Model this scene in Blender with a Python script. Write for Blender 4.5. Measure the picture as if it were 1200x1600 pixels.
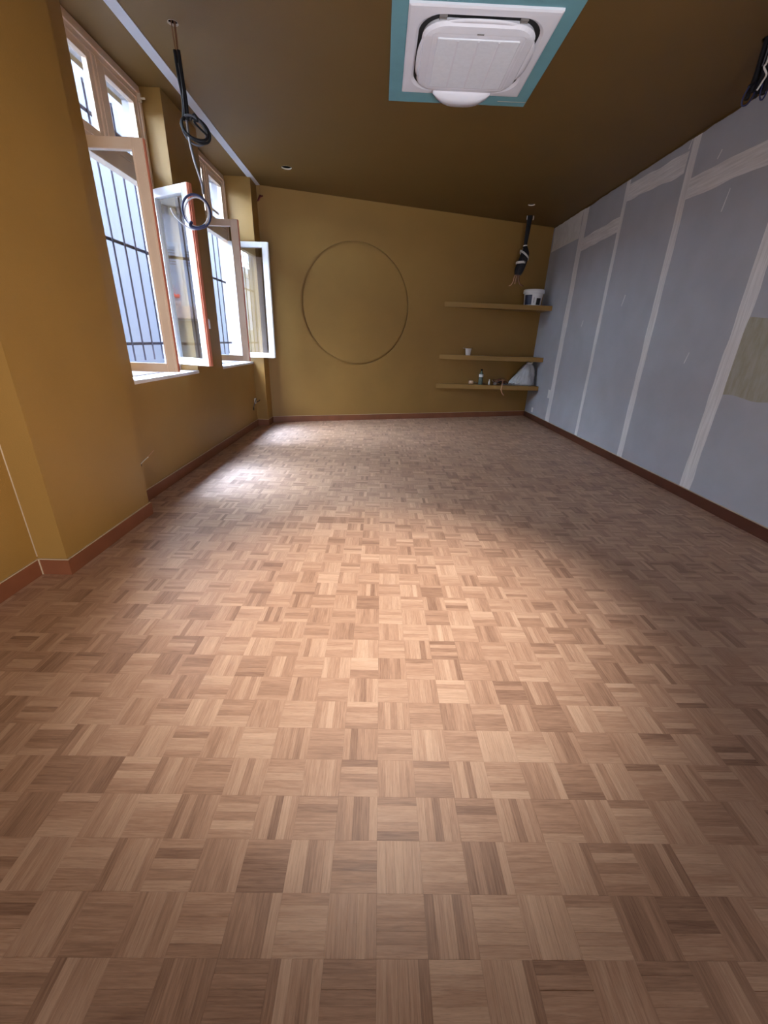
import bpy, bmesh, math, random
from mathutils import Vector, Matrix, noise
random.seed(7)
sc = bpy.context.scene
for o in list(bpy.data.objects): bpy.data.objects.remove(o)
COL = sc.collection

# ------------------------------------------------------------------ camera
F_PX, PITCH, ROLL, YAW, CAM_H = 636.16, 0.3969, 0.0351, -0.0209, 1.3044
def cam_axes():
    cy, sy = math.cos(YAW), math.sin(YAW)
    fw0 = Vector((-sy, cy, 0)); rt0 = Vector((cy, sy, 0)); up0 = Vector((0, 0, 1))
    fw = math.cos(PITCH)*fw0 - math.sin(PITCH)*up0
    up = math.sin(PITCH)*fw0 + math.cos(PITCH)*up0
    return math.cos(ROLL)*rt0 + math.sin(ROLL)*up, -math.sin(ROLL)*rt0 + math.cos(ROLL)*up, fw
RT, UP, FW = cam_axes()
cd = bpy.data.cameras.new('camera'); cam = bpy.data.objects.new('camera', cd); COL.objects.link(cam)
cd.sensor_fit = 'HORIZONTAL'; cd.sensor_width = 36; cd.lens = 36*F_PX/1200
cd.clip_start = 0.02; cd.clip_end = 200
cam.matrix_world = Matrix(((RT.x, UP.x, -FW.x, 0), (RT.y, UP.y, -FW.y, 0), (RT.z, UP.z, -FW.z, CAM_H), (0, 0, 0, 1)))
sc.camera = cam
def to_px(P):
    d = Vector(P) - Vector((0, 0, CAM_H)); z = d.dot(FW)
    if z < 0.05: return None
    return 600 + F_PX*d.dot(RT)/z, 800 - F_PX*d.dot(UP)/z, z

# ------------------------------------------------------------------ world, lights, exposure
w = bpy.data.worlds.new('sky'); sc.world = w; w.use_nodes = True
bg = w.node_tree.nodes['Background']
bg.inputs[0].default_value = (0.72, 0.84, 1.0, 1); bg.inputs[1].default_value = 52.0
SUN_W = 46.0
sun_d = bpy.data.lights.new('sun', 'SUN'); sun_d.energy = SUN_W; sun_d.color = (.36, .58, 1.0); sun_d.angle = math.radians(34)
sun = bpy.data.objects.new('sun', sun_d); COL.objects.link(sun); sun.location = (-8, 3, 30)
sun.rotation_euler = Vector((math.cos(math.radians(77)), .01, -math.sin(math.radians(77)))).to_track_quat('-Z', 'Y').to_euler()
sc.view_settings.view_transform = 'Standard'; sc.view_settings.look = 'None'
sc.view_settings.gamma = 1; sc.view_settings.use_curve_mapping = False
sc.view_settings.exposure = 0.0
sc.cycles.use_denoising = True
sc.cycles.max_bounces = 10; sc.cycles.diffuse_bounces = 6; sc.cycles.transparent_max_bounces = 16
sc.cycles.caustics_reflective = False; sc.cycles.caustics_refractive = False
sc.cycles.sample_clamp_indirect = 6

LAMP_POS = (0.18, 1.65, 3.16)
LAMP_AIM = (0.04, 1.90, 0)
LAMP_W = 600.0; LAMP_COL = (1.0, 0.90, 0.82); LAMP_ANGLE = 55; LAMP_BLEND = 1.0
WALL_FILL_W = 640.0
UP_FILL_W = 420.0
FILL_W = 120.0; FILL_COL = (0.92, 0.95, 1.0)

# ------------------------------------------------------------------ colour and material helpers
def lin(c): c /= 255; return c/12.92 if c <= .04045 else ((c+.055)/1.055)**2.4
def rgb(r, g, b): return (lin(r), lin(g), lin(b), 1)
def base_mat(name, col, rough=.6, metal=0.0, spec=.5):
    m = bpy.data.materials.new(name); m.use_nodes = True
    b = m.node_tree.nodes['Principled BSDF']
    b.inputs['Base Color'].default_value = col; b.inputs['Roughness'].default_value = rough
    b.inputs['Metallic'].default_value = metal; b.inputs['Specular IOR Level'].default_value = spec
    return m, m.node_tree.nodes, m.node_tree.links, b
def mat(name, col, rough=.6, metal=0.0, spec=.5, var=.08, scale=6.0, bump=0.0, bscale=120.0, col2=None, stretch=(1, 1, 1), detail=4):
    """principled surface with noise variation of its colour and a fine relief"""
    m, N, L, b = base_mat(name, col, rough, metal, spec)
    geo = N.new('ShaderNodeNewGeometry')
    mp = N.new('ShaderNodeMapping'); mp.inputs['Scale'].default_value = stretch
    L.new(geo.outputs['Position'], mp.inputs['Vector'])
    n = N.new('ShaderNodeTexNoise'); n.inputs['Scale'].default_value = scale; n.inputs['Detail'].default_value = detail
    L.new(mp.outputs[0], n.inputs['Vector'])
    mx = N.new('ShaderNodeMix'); mx.data_type = 'RGBA'
    if col2 is None:
        a = tuple(max(0, c*(1-var)) for c in col[:3])+(1,); c2 = tuple(min(1, c*(1+var)) for c in col[:3])+(1,)
    else: a, c2 = col, col2
    mx.inputs[6].default_value = a; mx.inputs[7].default_value = c2
    rp = N.new('ShaderNodeMapRange'); rp.inputs[1].default_value = .3; rp.inputs[2].default_value = .7
    L.new(n.outputs[0], rp.inputs[0]); L.new(rp.outputs[0], mx.inputs[0]); L.new(mx.outputs[2], b.inputs['Base Color'])
    if bump:
        n2 = N.new('ShaderNodeTexNoise'); n2.inputs['Scale'].default_value = bscale; n2.inputs['Detail'].default_value = 3
        L.new(geo.outputs['Position'], n2.inputs['Vector'])
        bp = N.new('ShaderNodeBump'); bp.inputs['Strength'].default_value = bump; bp.inputs['Distance'].default_value = .004
        L.new(n2.outputs[0], bp.inputs['Height']); L.new(bp.outputs[0], b.inputs['Normal'])
    return m

PAINT_C = rgb(150, 116, 60)
M = {}
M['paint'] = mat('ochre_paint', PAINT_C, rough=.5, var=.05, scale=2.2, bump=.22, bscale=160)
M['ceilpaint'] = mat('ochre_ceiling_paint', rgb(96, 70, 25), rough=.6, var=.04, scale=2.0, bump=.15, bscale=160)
M['board'] = mat('plasterboard_paper', rgb(178, 183, 194), rough=.8, var=.05, scale=3, bump=.06, bscale=300)
M['compound'] = mat('joint_compound', rgb(220, 221, 224), rough=.8, scale=7, col2=rgb(243, 244, 247), stretch=(1, 9, .5))
M['compoundh'] = mat('joint_compound_level', rgb(216, 217, 220), rough=.8, scale=7, col2=rgb(243, 244, 247), stretch=(1, .5, 9))
M['smear'] = mat('joint_compound_smear', rgb(222, 223, 224), rough=.8, scale=9, col2=rgb(236, 237, 238))
M['olive'] = mat('olive_paint_test', rgb(160, 156, 136), rough=.75, scale=14, col2=rgb(174, 174, 166), stretch=(1, 2, .6))
M['tile'] = mat('brick_red_skirting', rgb(128, 78, 54), rough=.4, var=.12, scale=5, bump=.05)
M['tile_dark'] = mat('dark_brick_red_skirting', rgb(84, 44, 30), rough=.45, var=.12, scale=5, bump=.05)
M['caulk'] = mat('pale_caulk', rgb(196, 176, 150), rough=.7)
M['strip'] = mat('primed_strip', rgb(214, 216, 224), rough=.6, var=.03)
M['winframe'] = mat('cream_pink_window_paint', rgb(240, 216, 196), rough=.45, scale=5, col2=rgb(246, 226, 208), bump=.06, bscale=60)
M['winwhite'] = mat('white_window_paint', rgb(236, 236, 238), rough=.4, var=.03)
M['primer'] = mat('red_primer_edge', rgb(196, 108, 84), rough=.6, scale=16, col2=rgb(212, 138, 114), stretch=(1, 1, .3))
M['sill'] = mat('white_sill', rgb(236, 236, 240), rough=.4, var=.03)
M['iron'] = mat('dark_iron', rgb(44, 42, 54), rough=.8, metal=0, spec=.1, var=.1)
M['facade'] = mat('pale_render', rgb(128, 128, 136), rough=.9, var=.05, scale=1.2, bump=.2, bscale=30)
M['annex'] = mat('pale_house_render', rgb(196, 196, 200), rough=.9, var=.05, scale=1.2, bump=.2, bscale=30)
M['facade2'] = mat('grey_plinth_render', rgb(150, 146, 138), rough=.9, var=.1, scale=2)
M['shutter'] = mat('grey_shutter_paint', rgb(196, 204, 214), rough=.6, var=.04)
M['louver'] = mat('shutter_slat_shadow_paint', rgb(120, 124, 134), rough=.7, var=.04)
M['pinksill'] = mat('pink_stone_sill', rgb(214, 188, 178), rough=.7)
M['red'] = mat('red_petal', rgb(214, 60, 44), rough=.6)
M['leaf'] = mat('green_leaf', rgb(60, 96, 52), rough=.6)
M['ground'] = mat('courtyard_paving', rgb(104, 103, 100), rough=.9)
M['teal'] = mat('teal_plasterboard', rgb(104, 152, 160), rough=.75, var=.05, scale=8)
M['acwhite'] = mat('white_plastic', rgb(240, 239, 246), rough=.35, var=.02)
M['grille'] = mat('white_grille_mesh', rgb(244, 246, 252), rough=.5, var=.03, scale=40)
M['dark'] = mat('dark_cavity', rgb(22, 20, 20), rough=.8)
M['greypl'] = mat('grey_plastic', rgb(128, 122, 118), rough=.5)
M['black'] = mat('black_cable', rgb(26, 27, 32), rough=.6, spec=.25)
M['navy'] = mat('navy_cable', rgb(40, 48, 92), rough=.4)
M['whitecab'] = mat('white_cable', rgb(222, 222, 230), rough=.4)
M['greycab'] = mat('grey_cable', rgb(88, 90, 98), rough=.5)
M['brownwire'] = mat('brown_wire', rgb(120, 82, 58), rough=.5)
M['pinkwire'] = mat('pale_copper_wire', rgb(206, 160, 132), rough=.5)
M['redwire'] = mat('dark_red_wire', rgb(110, 34, 26), rough=.5)
M['tape'] = mat('white_tape', rgb(226, 224, 222), rough=.5)
M['plaster'] = mat('raw_plaster_rim', rgb(232, 220, 206), rough=.85)
M['plastic_w'] = mat('white_bucket_plastic', rgb(238, 238, 242), rough=.35, var=.02)
M['label_navy'] = mat('navy_label', rgb(34, 38, 66), rough=.4)
M['label_black'] = mat('black_label', rgb(22, 22, 26), rough=.4)
M['paper'] = mat('white_paper_cup', rgb(240, 238, 240), rough=.5, var=.02)
M['bag'] = mat('grey_white_plastic_bag', rgb(196, 200, 208), rough=.3, var=.08, scale=12, bump=.3, bscale=30)
M['bottle'] = mat('greenish_clear_plastic', rgb(96, 112, 104), rough=.2)
M['skin_wood'] = mat('pale_bristles', rgb(222, 190, 166), rough=.7)
M['metal'] = mat('galvanised_metal', rgb(170, 170, 170), rough=.35, metal=.8)

# glass: thin pane, clear with a fresnel sheen
g = bpy.data.materials.new('window_glass'); g.use_nodes = True
N, L = g.node_tree.nodes, g.node_tree.links; N.clear()
out = N.new('ShaderNodeOutputMaterial'); mx = N.new('ShaderNodeMixShader'); tr = N.new('ShaderNodeBsdfTransparent')
tr.inputs[0].default_value = (.95, .97, .97, 1)
gl = N.new('ShaderNodeBsdfGlossy'); gl.inputs['Roughness'].default_value = .01
geo_ = N.new('ShaderNodeNewGeometry'); dt = N.new('ShaderNodeVectorMath'); dt.operation = 'DOT_PRODUCT'
L.new(geo_.outputs['Normal'], dt.inputs[0]); L.new(geo_.outputs['Incoming'], dt.inputs[1])
ab = N.new('ShaderNodeMath'); ab.operation = 'ABSOLUTE'; L.new(dt.outputs['Value'], ab.inputs[0])
om = N.new('ShaderNodeMath'); om.operation = 'SUBTRACT'; om.inputs[0].default_value = 1; L.new(ab.outputs[0], om.inputs[1])
pw = N.new('ShaderNodeMath'); pw.operation = 'POWER'; pw.inputs[1].default_value = 5; L.new(om.outputs[0], pw.inputs[0])
fr = N.new('ShaderNodeMath'); fr.operation = 'MULTIPLY_ADD'; fr.inputs[1].default_value = .86; fr.inputs[2].default_value = .13; L.new(pw.outputs[0], fr.inputs[0])
L.new(fr.outputs[0], mx.inputs[0]); L.new(tr.outputs[0], mx.inputs[1]); L.new(gl.outputs[0], mx.inputs[2]); L.new(mx.outputs[0], out.inputs[0])
M['glass'] = g

# parquet oak: tone and strip direction come from attributes of each strip
def make_oak():
    m, N, L, b = base_mat('oak_parquet', (0.3, .2, .1, 1), .42)
    at = N.new('ShaderNodeAttribute'); at.attribute_name = 'tone'
    ad = N.new('ShaderNodeAttribute'); ad.attribute_name = 'along'
    geo = N.new('ShaderNodeNewGeometry')
    # grain coordinates: swap x and y where the strip lies across
    sep = N.new('ShaderNodeSeparateXYZ'); L.new(geo.outputs['Position'], sep.inputs[0])
    def mixf(fac, a, b_):
        x = N.new('ShaderNodeMix'); L.new(fac, x.inputs[0]); L.new(a, x.inputs[2]); L.new(b_, x.inputs[3]); return x.outputs[0]
    u = mixf(ad.outputs['Fac'], sep.outputs[0], sep.outputs[1]); v = mixf(ad.outputs['Fac'], sep.outputs[1], sep.outputs[0])
    off = N.new('ShaderNodeMath'); off.operation = 'MULTIPLY'; off.inputs[1].default_value = 37.0; L.new(at.outputs['Fac'], off.inputs[0])
    cmb = N.new('ShaderNodeCombineXYZ'); L.new(u, cmb.inputs[0]); L.new(v, cmb.inputs[1]); L.new(off.outputs[0], cmb.inputs[2])
    def nz(scale, st, detail, dist=0.0):
        mp = N.new('ShaderNodeMapping'); mp.inputs['Scale'].default_value = st; L.new(cmb.outputs[0], mp.inputs[0])
        n = N.new('ShaderNodeTexNoise'); n.inputs['Scale'].default_value = scale; n.inputs['Detail'].default_value = detail
        n.inputs['Distortion'].default_value = dist; L.new(mp.outputs[0], n.inputs['Vector']); return n.outputs[0]
    grain = nz(9, (1.3, 26, 1), 4, .6); pores = nz(26, (1.6, 34, 1), 3); big = nz(5, (1, 5, 1), 2, 1.0)
    ramp = N.new('ShaderNodeValToRGB'); e = ramp.color_ramp.elements
    e[0].position = 0.0; e[0].color = rgb(134, 102, 84); e[1].position = 1.0; e[1].color = rgb(222, 190, 164)
    e2 = ramp.color_ramp.elements.new(.45); e2.color = rgb(186, 150, 126)
    def math_(op, a, b_):
        x = N.new('ShaderNodeMath'); x.operation = op
        for i, s in enumerate((a, b_)):
            if isinstance(s, (int, float)): x.inputs[i].default_value = s
            else: L.new(s, x.inputs[i])
        return x.outputs[0]
    t = math_('ADD', math_('MULTIPLY', at.outputs['Fac'], .62), math_('MULTIPLY', math_('SUBTRACT', grain, .5), .75))
    t = math_('ADD', t, math_('MULTIPLY', math_('SUBTRACT', big, .5), .35))
    t = math_('ADD', t, .16)
    L.new(t, ramp.inputs[0])
    dk = N.new('ShaderNodeMapRange'); dk.inputs[1].default_value = .30; dk.inputs[2].default_value = .46; dk.inputs[3].default_value = .80; dk.inputs[4].default_value = 1.0
    L.new(pores, dk.inputs[0])
    mul = N.new('ShaderNodeMix'); mul.data_type = 'RGBA'; mul.blend_type = 'MULTIPLY'; mul.inputs[0].default_value = 1
    cc = N.new('ShaderNodeCombineColor'); [L.new(dk.outputs[0], cc.inputs[i]) for i in range(3)]
    L.new(ramp.outputs[0], mul.inputs[6]); L.new(cc.outputs[0], mul.inputs[7]); L.new(mul.outputs[2], b.inputs['Base Color'])
    bp = N.new('ShaderNodeBump'); bp.inputs['Strength'].default_value = .12; bp.inputs['Distance'].default_value = .002
    L.new(pores, bp.inputs['Height']); L.new(bp.outputs[0], b.inputs['Normal'])
    rr = N.new('ShaderNodeMapRange'); rr.inputs[3].default_value = .36; rr.inputs[4].default_value = .52; L.new(big, rr.inputs[0]); L.new(rr.outputs[0], b.inputs['Roughness'])
    return m
M['oak'] = make_oak()

# ------------------------------------------------------------------ object helpers
def tag(o, label=None, cat=None, group=None, kind=None):
    if label: o['label'] = label
    if cat: o['category'] = cat
    if group: o['group'] = group
    if kind: o['kind'] = kind
    return o
def obj(name, bm, m, parent=None, smooth=False, local=False):
    me = bpy.data.meshes.new(name); bmesh.ops.recalc_face_normals(bm, faces=bm.faces); bm.to_mesh(me); bm.free()
    if smooth:
        for p in me.polygons: p.use_smooth = True
    o = bpy.data.objects.new(name, me); COL.objects.link(o)
    for mm in (m if isinstance(m, (list, tuple)) else [m]): me.materials.append(M[mm])
    if parent is not None:
        o.parent = parent
        if not local: o.matrix_parent_inverse = parent_world(parent).inverted()
    return o
def parent_world(o):
    mw = Matrix.Translation(o.location) @ o.rotation_euler.to_matrix().to_4x4()
    if o.parent: mw = parent_world(o.parent) @ o.matrix_parent_inverse @ mw
    return mw
def empty(name, loc, label, cat, group=None, kind=None, parent=None):
    o = bpy.data.objects.new(name, None); COL.objects.link(o); o.location = loc; o.empty_display_size = .1
    return tag(o, label, cat, group, kind)
def BM(): return bmesh.new()
def box(bm, x0, x1, y0, y1, z0, z1, mi=0, bevel=0, T=None):
    r = bmesh.ops.create_cube(bm, size=1); vs = r['verts']
    for v in vs:
        v.co = Vector((x0+(v.co.x+.5)*(x1-x0), y0+(v.co.y+.5)*(y1-y0), z0+(v.co.z+.5)*(z1-z0)))
        if T is not None: v.co = T @ v.co
    fs = set(f for v in vs for f in v.link_faces)
    for f in fs: f.material_index = mi
    if bevel:
        es = list(set(e for v in vs for e in v.link_edges))
        rr = bmesh.ops.bevel(bm, geom=es, offset=bevel, segments=2, affect='EDGES', profile=.6)
        for f in rr['faces']: f.material_index = mi
    return bm
def prism(bm, pts, z0, z1, mi=0):
    a = [bm.verts.new((x, y, z0)) for x, y in pts]; b = [bm.verts.new((x, y, z1)) for x, y in pts]; n = len(pts)
    fs = [bm.faces.new(a[::-1]), bm.faces.new(b)] + [bm.faces.new((a[i], a[(i+1) % n], b[(i+1) % n], b[i])) for i in range(n)]
    for f in fs: f.material_index = mi
    return bm
def smooth_path(pts, n=6):
    P = [Vector(p) for p in pts]; out = []
    for i in range(len(P)-1):
        p0 = P[max(i-1, 0)]; p1 = P[i]; p2 = P[i+1]; p3 = P[min(i+2, len(P)-1)]
        for k in range(n):
            t = k/n
            out.append(.5*((2*p1)+(-p0+p2)*t+(2*p0-5*p1+4*p2-p3)*t*t+(-p0+3*p1-3*p2+p3)*t**3))
    return out+[P[-1]]
def tube(bm, pts, r, n=8, curve=True, closed=False, mi=0):
    P = smooth_path(pts) if curve else [Vector(p) for p in pts]
    rs = r if callable(r) else (lambda t: r)
    up = None; rings = []
    for i, p in enumerate(P):
        a = P[(i-1) % len(P)] if (i > 0 or closed) else P[0]; b = P[(i+1) % len(P)] if (i < len(P)-1 or closed) else P[-1]
        t = (b-a).normalized()
        if up is None: up = t.orthogonal().normalized()
        up = (up - t*up.dot(t)).normalized(); s = t.cross(up)
        rad = rs(i/max(1, len(P)-1))
        rings.append([bm.verts.new(p+rad*(math.cos(2*math.pi*k/n)*up+math.sin(2*math.pi*k/n)*s)) for k in range(n)])
    m = len(rings)
    for i in range(m if closed else m-1):
        A, B = rings[i], rings[(i+1) % m]
        for k in range(n):
            f = bm.faces.new((A[k], A[(k+1) % n], B[(k+1) % n], B[k])); f.material_index = mi; f.smooth = True
    if not closed:
        bm.faces.new(rings[0][::-1]).material_index = mi; bm.faces.new(rings[-1]).material_index = mi
    return bm
def lathe(bm, prof, c=(0, 0, 0), n=28, mi=0, warp=None):
    rings = []
    for r, z in prof:
        ring = []
        for k in range(n):
            a = 2*math.pi*k/n; q = Vector((c[0]+r*math.cos(a), c[1]+r*math.sin(a), c[2]+z))
            if warp: q = warp(q, a, z)
            ring.append(bm.verts.new(q))
        rings.append(ring)
    for A, B in zip(rings, rings[1:]):
        for k in range(n):
            f = bm.faces.new((A[k], A[(k+1) % n], B[(k+1) % n], B[k])); f.material_index = mi; f.smooth = True
    bm.faces.new(rings[0][::-1]).material_index = mi; bm.faces.new(rings[-1]).material_index = mi
    return bm
def filled_curve(loops, thick):
    """flat filled outline with holes (even-odd), extruded: returns a mesh in the XY plane, z in +-thick/2"""
    cu = bpy.data.curves.new('outline', 'CURVE'); cu.dimensions = '2D'; cu.fill_mode = 'BOTH'; cu.extrude = thick/2
    for lp in loops:
        s = cu.splines.new('POLY'); s.points.add(len(lp)-1); s.use_cyclic_u = True
        for p, q in zip(s.points, lp): p.co = (q[0], q[1], 0, 1)
    o = bpy.data.objects.new('outline', cu); COL.objects.link(o)
    me = bpy.data.meshes.new_from_object(o.evaluated_get(bpy.context.evaluated_depsgraph_get()))
    bpy.data.objects.remove(o); bpy.data.curves.remove(cu)
    bm = BM(); bm.from_mesh(me); bpy.data.meshes.remove(me); bmesh.ops.remove_doubles(bm, verts=bm.verts, dist=1e-5)
    return bm
def circ(cx, cy, r, n=64): return [(cx+r*math.cos(2*math.pi*k/n), cy+r*math.sin(2*math.pi*k/n)) for k in range(n)]

# ------------------------------------------------------------------ room dimensions (metres)
XR, XP, XW, XWN = 2.960, -1.759, -1.925, -1.925      # right wall, pilaster face, recess wall, near-left wall
XO = -2.17                                            # outer face of the window wall
ZC = 3.218                                            # ceiling
YF = -3.2                                             # wall behind the camera
ANG = .3177; BE = Vector((math.cos(ANG), math.sin(ANG), 0)); BN = Vector((-math.sin(ANG), math.cos(ANG), 0)); BD = 7.0635
def yb(x): return (BD + math.sin(ANG)*x)/math.cos(ANG)    # y of the back wall at x
ZS = .957                                             # sill level
W1 = (3.353, 4.57); W2 = (5.300, 6.57)                # window openings
PIL = (2.057, 2.945); PIL2 = 6.54                     # near pilaster, start of the far pilaster

# ------------------------------------------------------------------ floor with parquet
fl = obj('floor', box(BM(), -2.43, XR+.2, YF-.2, 8.7, -.14, -.009), 'dark')
tag(fl, 'oak mosaic parquet floor of small basket-weave squares', 'floor', kind='structure')
S = .12; NX = 5; X0, Y0 = .0279, .4632
strips = []
for i in range(-17, 26):
    for j in range(-54, 68):
        bx, by = X0+S*i, Y0+S*j
        horiz = (i+j) % 2 == 0
        bt = random.gauss(.5, .13)
        for k in range(NX):
            t = min(1, max(0, bt+random.gauss(0, .17)+(random.choice((-.3, .3)) if random.random() < .12 else 0)))
            q = k*S/NX
            r = (bx, bx+S, by+q, by+q+S/NX) if horiz else (bx+q, bx+q+S/NX, by, by+S)
            cx, cy = (r[0]+r[1])/2, (r[2]+r[3])/2
            if cx > XR+.06 or cx < XW-.07 or cy > yb(cx)+.03 or cy < YF: continue
            if cx < XP-.07 and PIL[0]+.03 < cy < PIL[1]-.03: continue
            if cx < XP-.07 and cy > PIL2+.03: continue
            strips.append((r, horiz, t, random.uniform(-.00025, .00025)))
def vis_area(s):
    r = s[0]; P = [to_px((x, y, 0)) for x in r[:2] for y in r[2:]]
    if any(p is None for p in P): return 0
    c = to_px(((r[0]+r[1])/2, (r[2]+r[3])/2, 0))
    if not (-10 < c[0] < 1210 and c[1] < 1605): return 0
    return 1/c[2]**3
order = sorted(range(len(strips)), key=lambda k: -vis_area(strips[k]))
near = set(order[:300])
def strip_mesh(bm, lay_t, lay_a, r, horiz, t, dz, e=.00012):
    x0, x1, y0, y1 = r[0]+e, r[1]-e, r[2]+e, r[3]-e; zb = -.009; zt = dz
    v = [bm.verts.new(p) for p in ((x0, y0, zb), (x1, y0, zb), (x1, y1, zb), (x0, y1, zb), (x0, y0, zt), (x1, y0, zt), (x1, y1, zt), (x0, y1, zt))]
    for idx in ((4, 5, 6, 7), (0, 1, 5, 4), (1, 2, 6, 5), (2, 3, 7, 6), (3, 0, 4, 7)):
        bm.faces.new([v[q] for q in idx])
    for q in v: q[lay_t] = t; q[lay_a] = 1.0 if not horiz else 0.0
bm = BM(); lt = bm.verts.layers.float.new('tone'); la = bm.verts.layers.float.new('along')
for k, s in enumerate(strips):
    if k not in near: strip_mesh(bm, lt, la, *s)
o = obj('parquet_strips', bm, 'oak', fl); tag(o, kind='stuff')
variants = {}
for hz in (True, False):
    for q in range(16):
        b2 = BM(); l1 = b2.verts.layers.float.new('tone'); l2 = b2.verts.layers.float.new('along')
        hx, hy = (S/2, S/NX/2) if hz else (S/NX/2, S/2)
        strip_mesh(b2, l1, l2, (-hx, hx, -hy, hy), hz, (q+.5)/16, 0.0)
        me = bpy.data.meshes.new('parquet_strip'); bmesh.ops.recalc_face_normals(b2, faces=b2.faces); b2.to_mesh(me); b2.free()
        me.materials.append(M['oak']); variants[hz, q] = me
for k in near:
    r, hz, t, dz = strips[k]
    o = bpy.data.objects.new('parquet_strip', variants[hz, min(15, int(t*16))]); COL.objects.link(o); o.parent = fl
    o.location = ((r[0]+r[1])/2, (r[2]+r[3])/2, dz)

# ------------------------------------------------------------------ ceiling (with the cut holes) and what closes the void above
HOLES = [(-1.445, 3.782, .034), (-1.207, 6.215, .062), (2.155, 7.229, .05), (2.326, 7.79, .05), (2.506, 3.646, .05)]
outer = [(-2.43, YF-.2), (XR+.2, YF-.2), (XR+.2, yb(XR)+.2), (XR, yb(XR)+.1), (-2.43, yb(-2.43)+.2)]
bm = filled_curve([outer]+[circ(x, y, r, 24) for x, y, r in HOLES], .014)
for v in bm.verts: v.co.z += ZC+.007
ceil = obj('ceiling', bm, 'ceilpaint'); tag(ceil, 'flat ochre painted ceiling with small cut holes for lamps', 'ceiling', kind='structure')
o = obj('ceiling_void', box(BM(), -2.44, XR+.2, YF-.2, 8.9, ZC+.2, ZC+.35), 'dark', ceil)
for i, (x, y, r) in enumerate(HOLES[:3]):
    bm = BM()
    n = 24; A = []
    for rr, z in ((r+.0005, ZC-.0005), (r-.002, ZC-.0005), (r-.002, ZC+.012), (r+.0005, ZC+.012)):
        A.append([bm.verts.new((x+rr*math.cos(2*math.pi*k/n), y+rr*math.sin(2*math.pi*k/n), z)) for k in range(n)])
    for q in range(4):
        for k in range(n): bm.faces.new((A[q][k], A[q][(k+1) % n], A[(q+1) % 4][(k+1) % n], A[(q+1) % 4][k]))
    obj('hole_rim', bm, 'plaster', ceil)
o = obj('trim_1', box(BM(), -1.792, -1.708, YF, yb(-1.75)-.002, ZC-.006, ZC-.0005), 'strip')
tag(o, 'narrow white primed strip running along the ceiling above the windows', 'trim', kind='structure')

# ------------------------------------------------------------------ walls
bm = BM()
box(bm, XO, XWN, YF-.2, PIL[0], 0, ZC)                         # near-left wall
box(bm, XO, XP, PIL[0], PIL[1], 0, ZC)                         # near pilaster
box(bm, XO, XW, PIL[1], W1[0], 0, ZC)
box(bm, XO, XW, W1[0], W1[1], 0, ZS-.03)
box(bm, XO, XW, W1[1], W2[0], 0, ZC)                           # pier between the windows
box(bm, XO, XW, W2[0], W2[1], 0, ZS-.03)
box(bm, XO, XP, PIL2+.03, 7.2, 0, ZC)                          # far pilaster
wl = obj('wall_left', bm, 'paint'); tag(wl, 'ochre painted window wall with two deep window recesses and two pilasters', 'wall', kind='structure')
bm = BM()
XE = -2.28                                                      # pale outer render, the reveals outside the frames
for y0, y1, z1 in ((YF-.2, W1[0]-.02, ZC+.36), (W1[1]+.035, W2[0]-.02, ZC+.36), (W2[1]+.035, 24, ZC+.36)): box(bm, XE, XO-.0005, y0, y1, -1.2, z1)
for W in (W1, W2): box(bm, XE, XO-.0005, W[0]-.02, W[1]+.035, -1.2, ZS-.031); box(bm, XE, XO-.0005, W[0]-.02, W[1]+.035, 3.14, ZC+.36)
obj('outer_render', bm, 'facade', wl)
bm = BM(); tube(bm, [(XWN+.001, PIL[0]-.001, .11), (XWN+.001, PIL[0]-.001, ZC)], .004, 6, curve=False)
obj('corner_caulk', bm, 'caulk', wl)

# right wall: plasterboards with taped joints
wr = obj('wall_right', box(BM(), XR+.02, XR+.2, YF-.2, yb(XR)+.2, 0, ZC+.30), 'board')
tag(wr, 'unpainted grey plasterboard wall with white filled joints', 'wall', kind='structure')
cols = [YF-.2, -2.38, -1.18, .02, 1.24, 2.46, 3.68, 4.89, 6.07, 7.20, yb(XR)+.05]
hj = [2.6, 2.75, 2.6, 2.75, 2.75, 2.76, 2.76, 3.05, 2.75, 2.85]
bz = .001
for i in range(len(cols)-1):
    a, b_ = cols[i]+.0015, cols[i+1]-.0015
    for z0, z1 in ((0.0, hj[i]-.0015), (hj[i]+.0015, ZC)):
        obj('plasterboard', box(BM(), XR, XR+.0195, a, b_, z0, z1), 'board', wr)
def band(name, m, p0, p1, half, amp, seed, parent, th=.0016, n=26, taper=None):
    """thin band of filler with ragged edges on the right wall from (y,z) p0 to p1"""
    bm = BM(); d = Vector((p1[0]-p0[0], p1[1]-p0[1])); ln = d.length; d /= ln; nn = Vector((-d.y, d.x)); rows = []
    for k in range(n+1):
        t = k/n; c = Vector(p0)+d*ln*t; hw = half*(taper(t) if taper else 1)
        e1 = hw+amp*noise.noise((t*ln*4, seed, 0)); e2 = hw+amp*noise.noise((t*ln*4, seed+9, 0))
        row = []
        for e, x in ((-e1, -.0002), (-e1*.7, -th), (0, -th*.75), (e2*.7, -th), (e2, -.0002)):
            q = c+nn*e; row.append(bm.verts.new((XR+x, q.x, min(q.y, ZC-.001))))
        rows.append(row)
    for A, B in zip(rows, rows[1:]):
        for k in range(4): bm.faces.new((A[k], A[k+1], B[k+1], B[k]))
    return obj(name, bm, m, parent)
for i, (y, yt, hw, amp) in enumerate([(2.46, 2.46, .085, .02), (3.69, 3.655, .070, .022), (4.855, 4.925, .055, .014), (6.06, 6.085, .042, .010), (7.215, 7.185, .085, .02)]):
    band('joint_tape', 'compound', (y, .095), (yt, ZC), hw, amp, i*3.1, wr)
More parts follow.
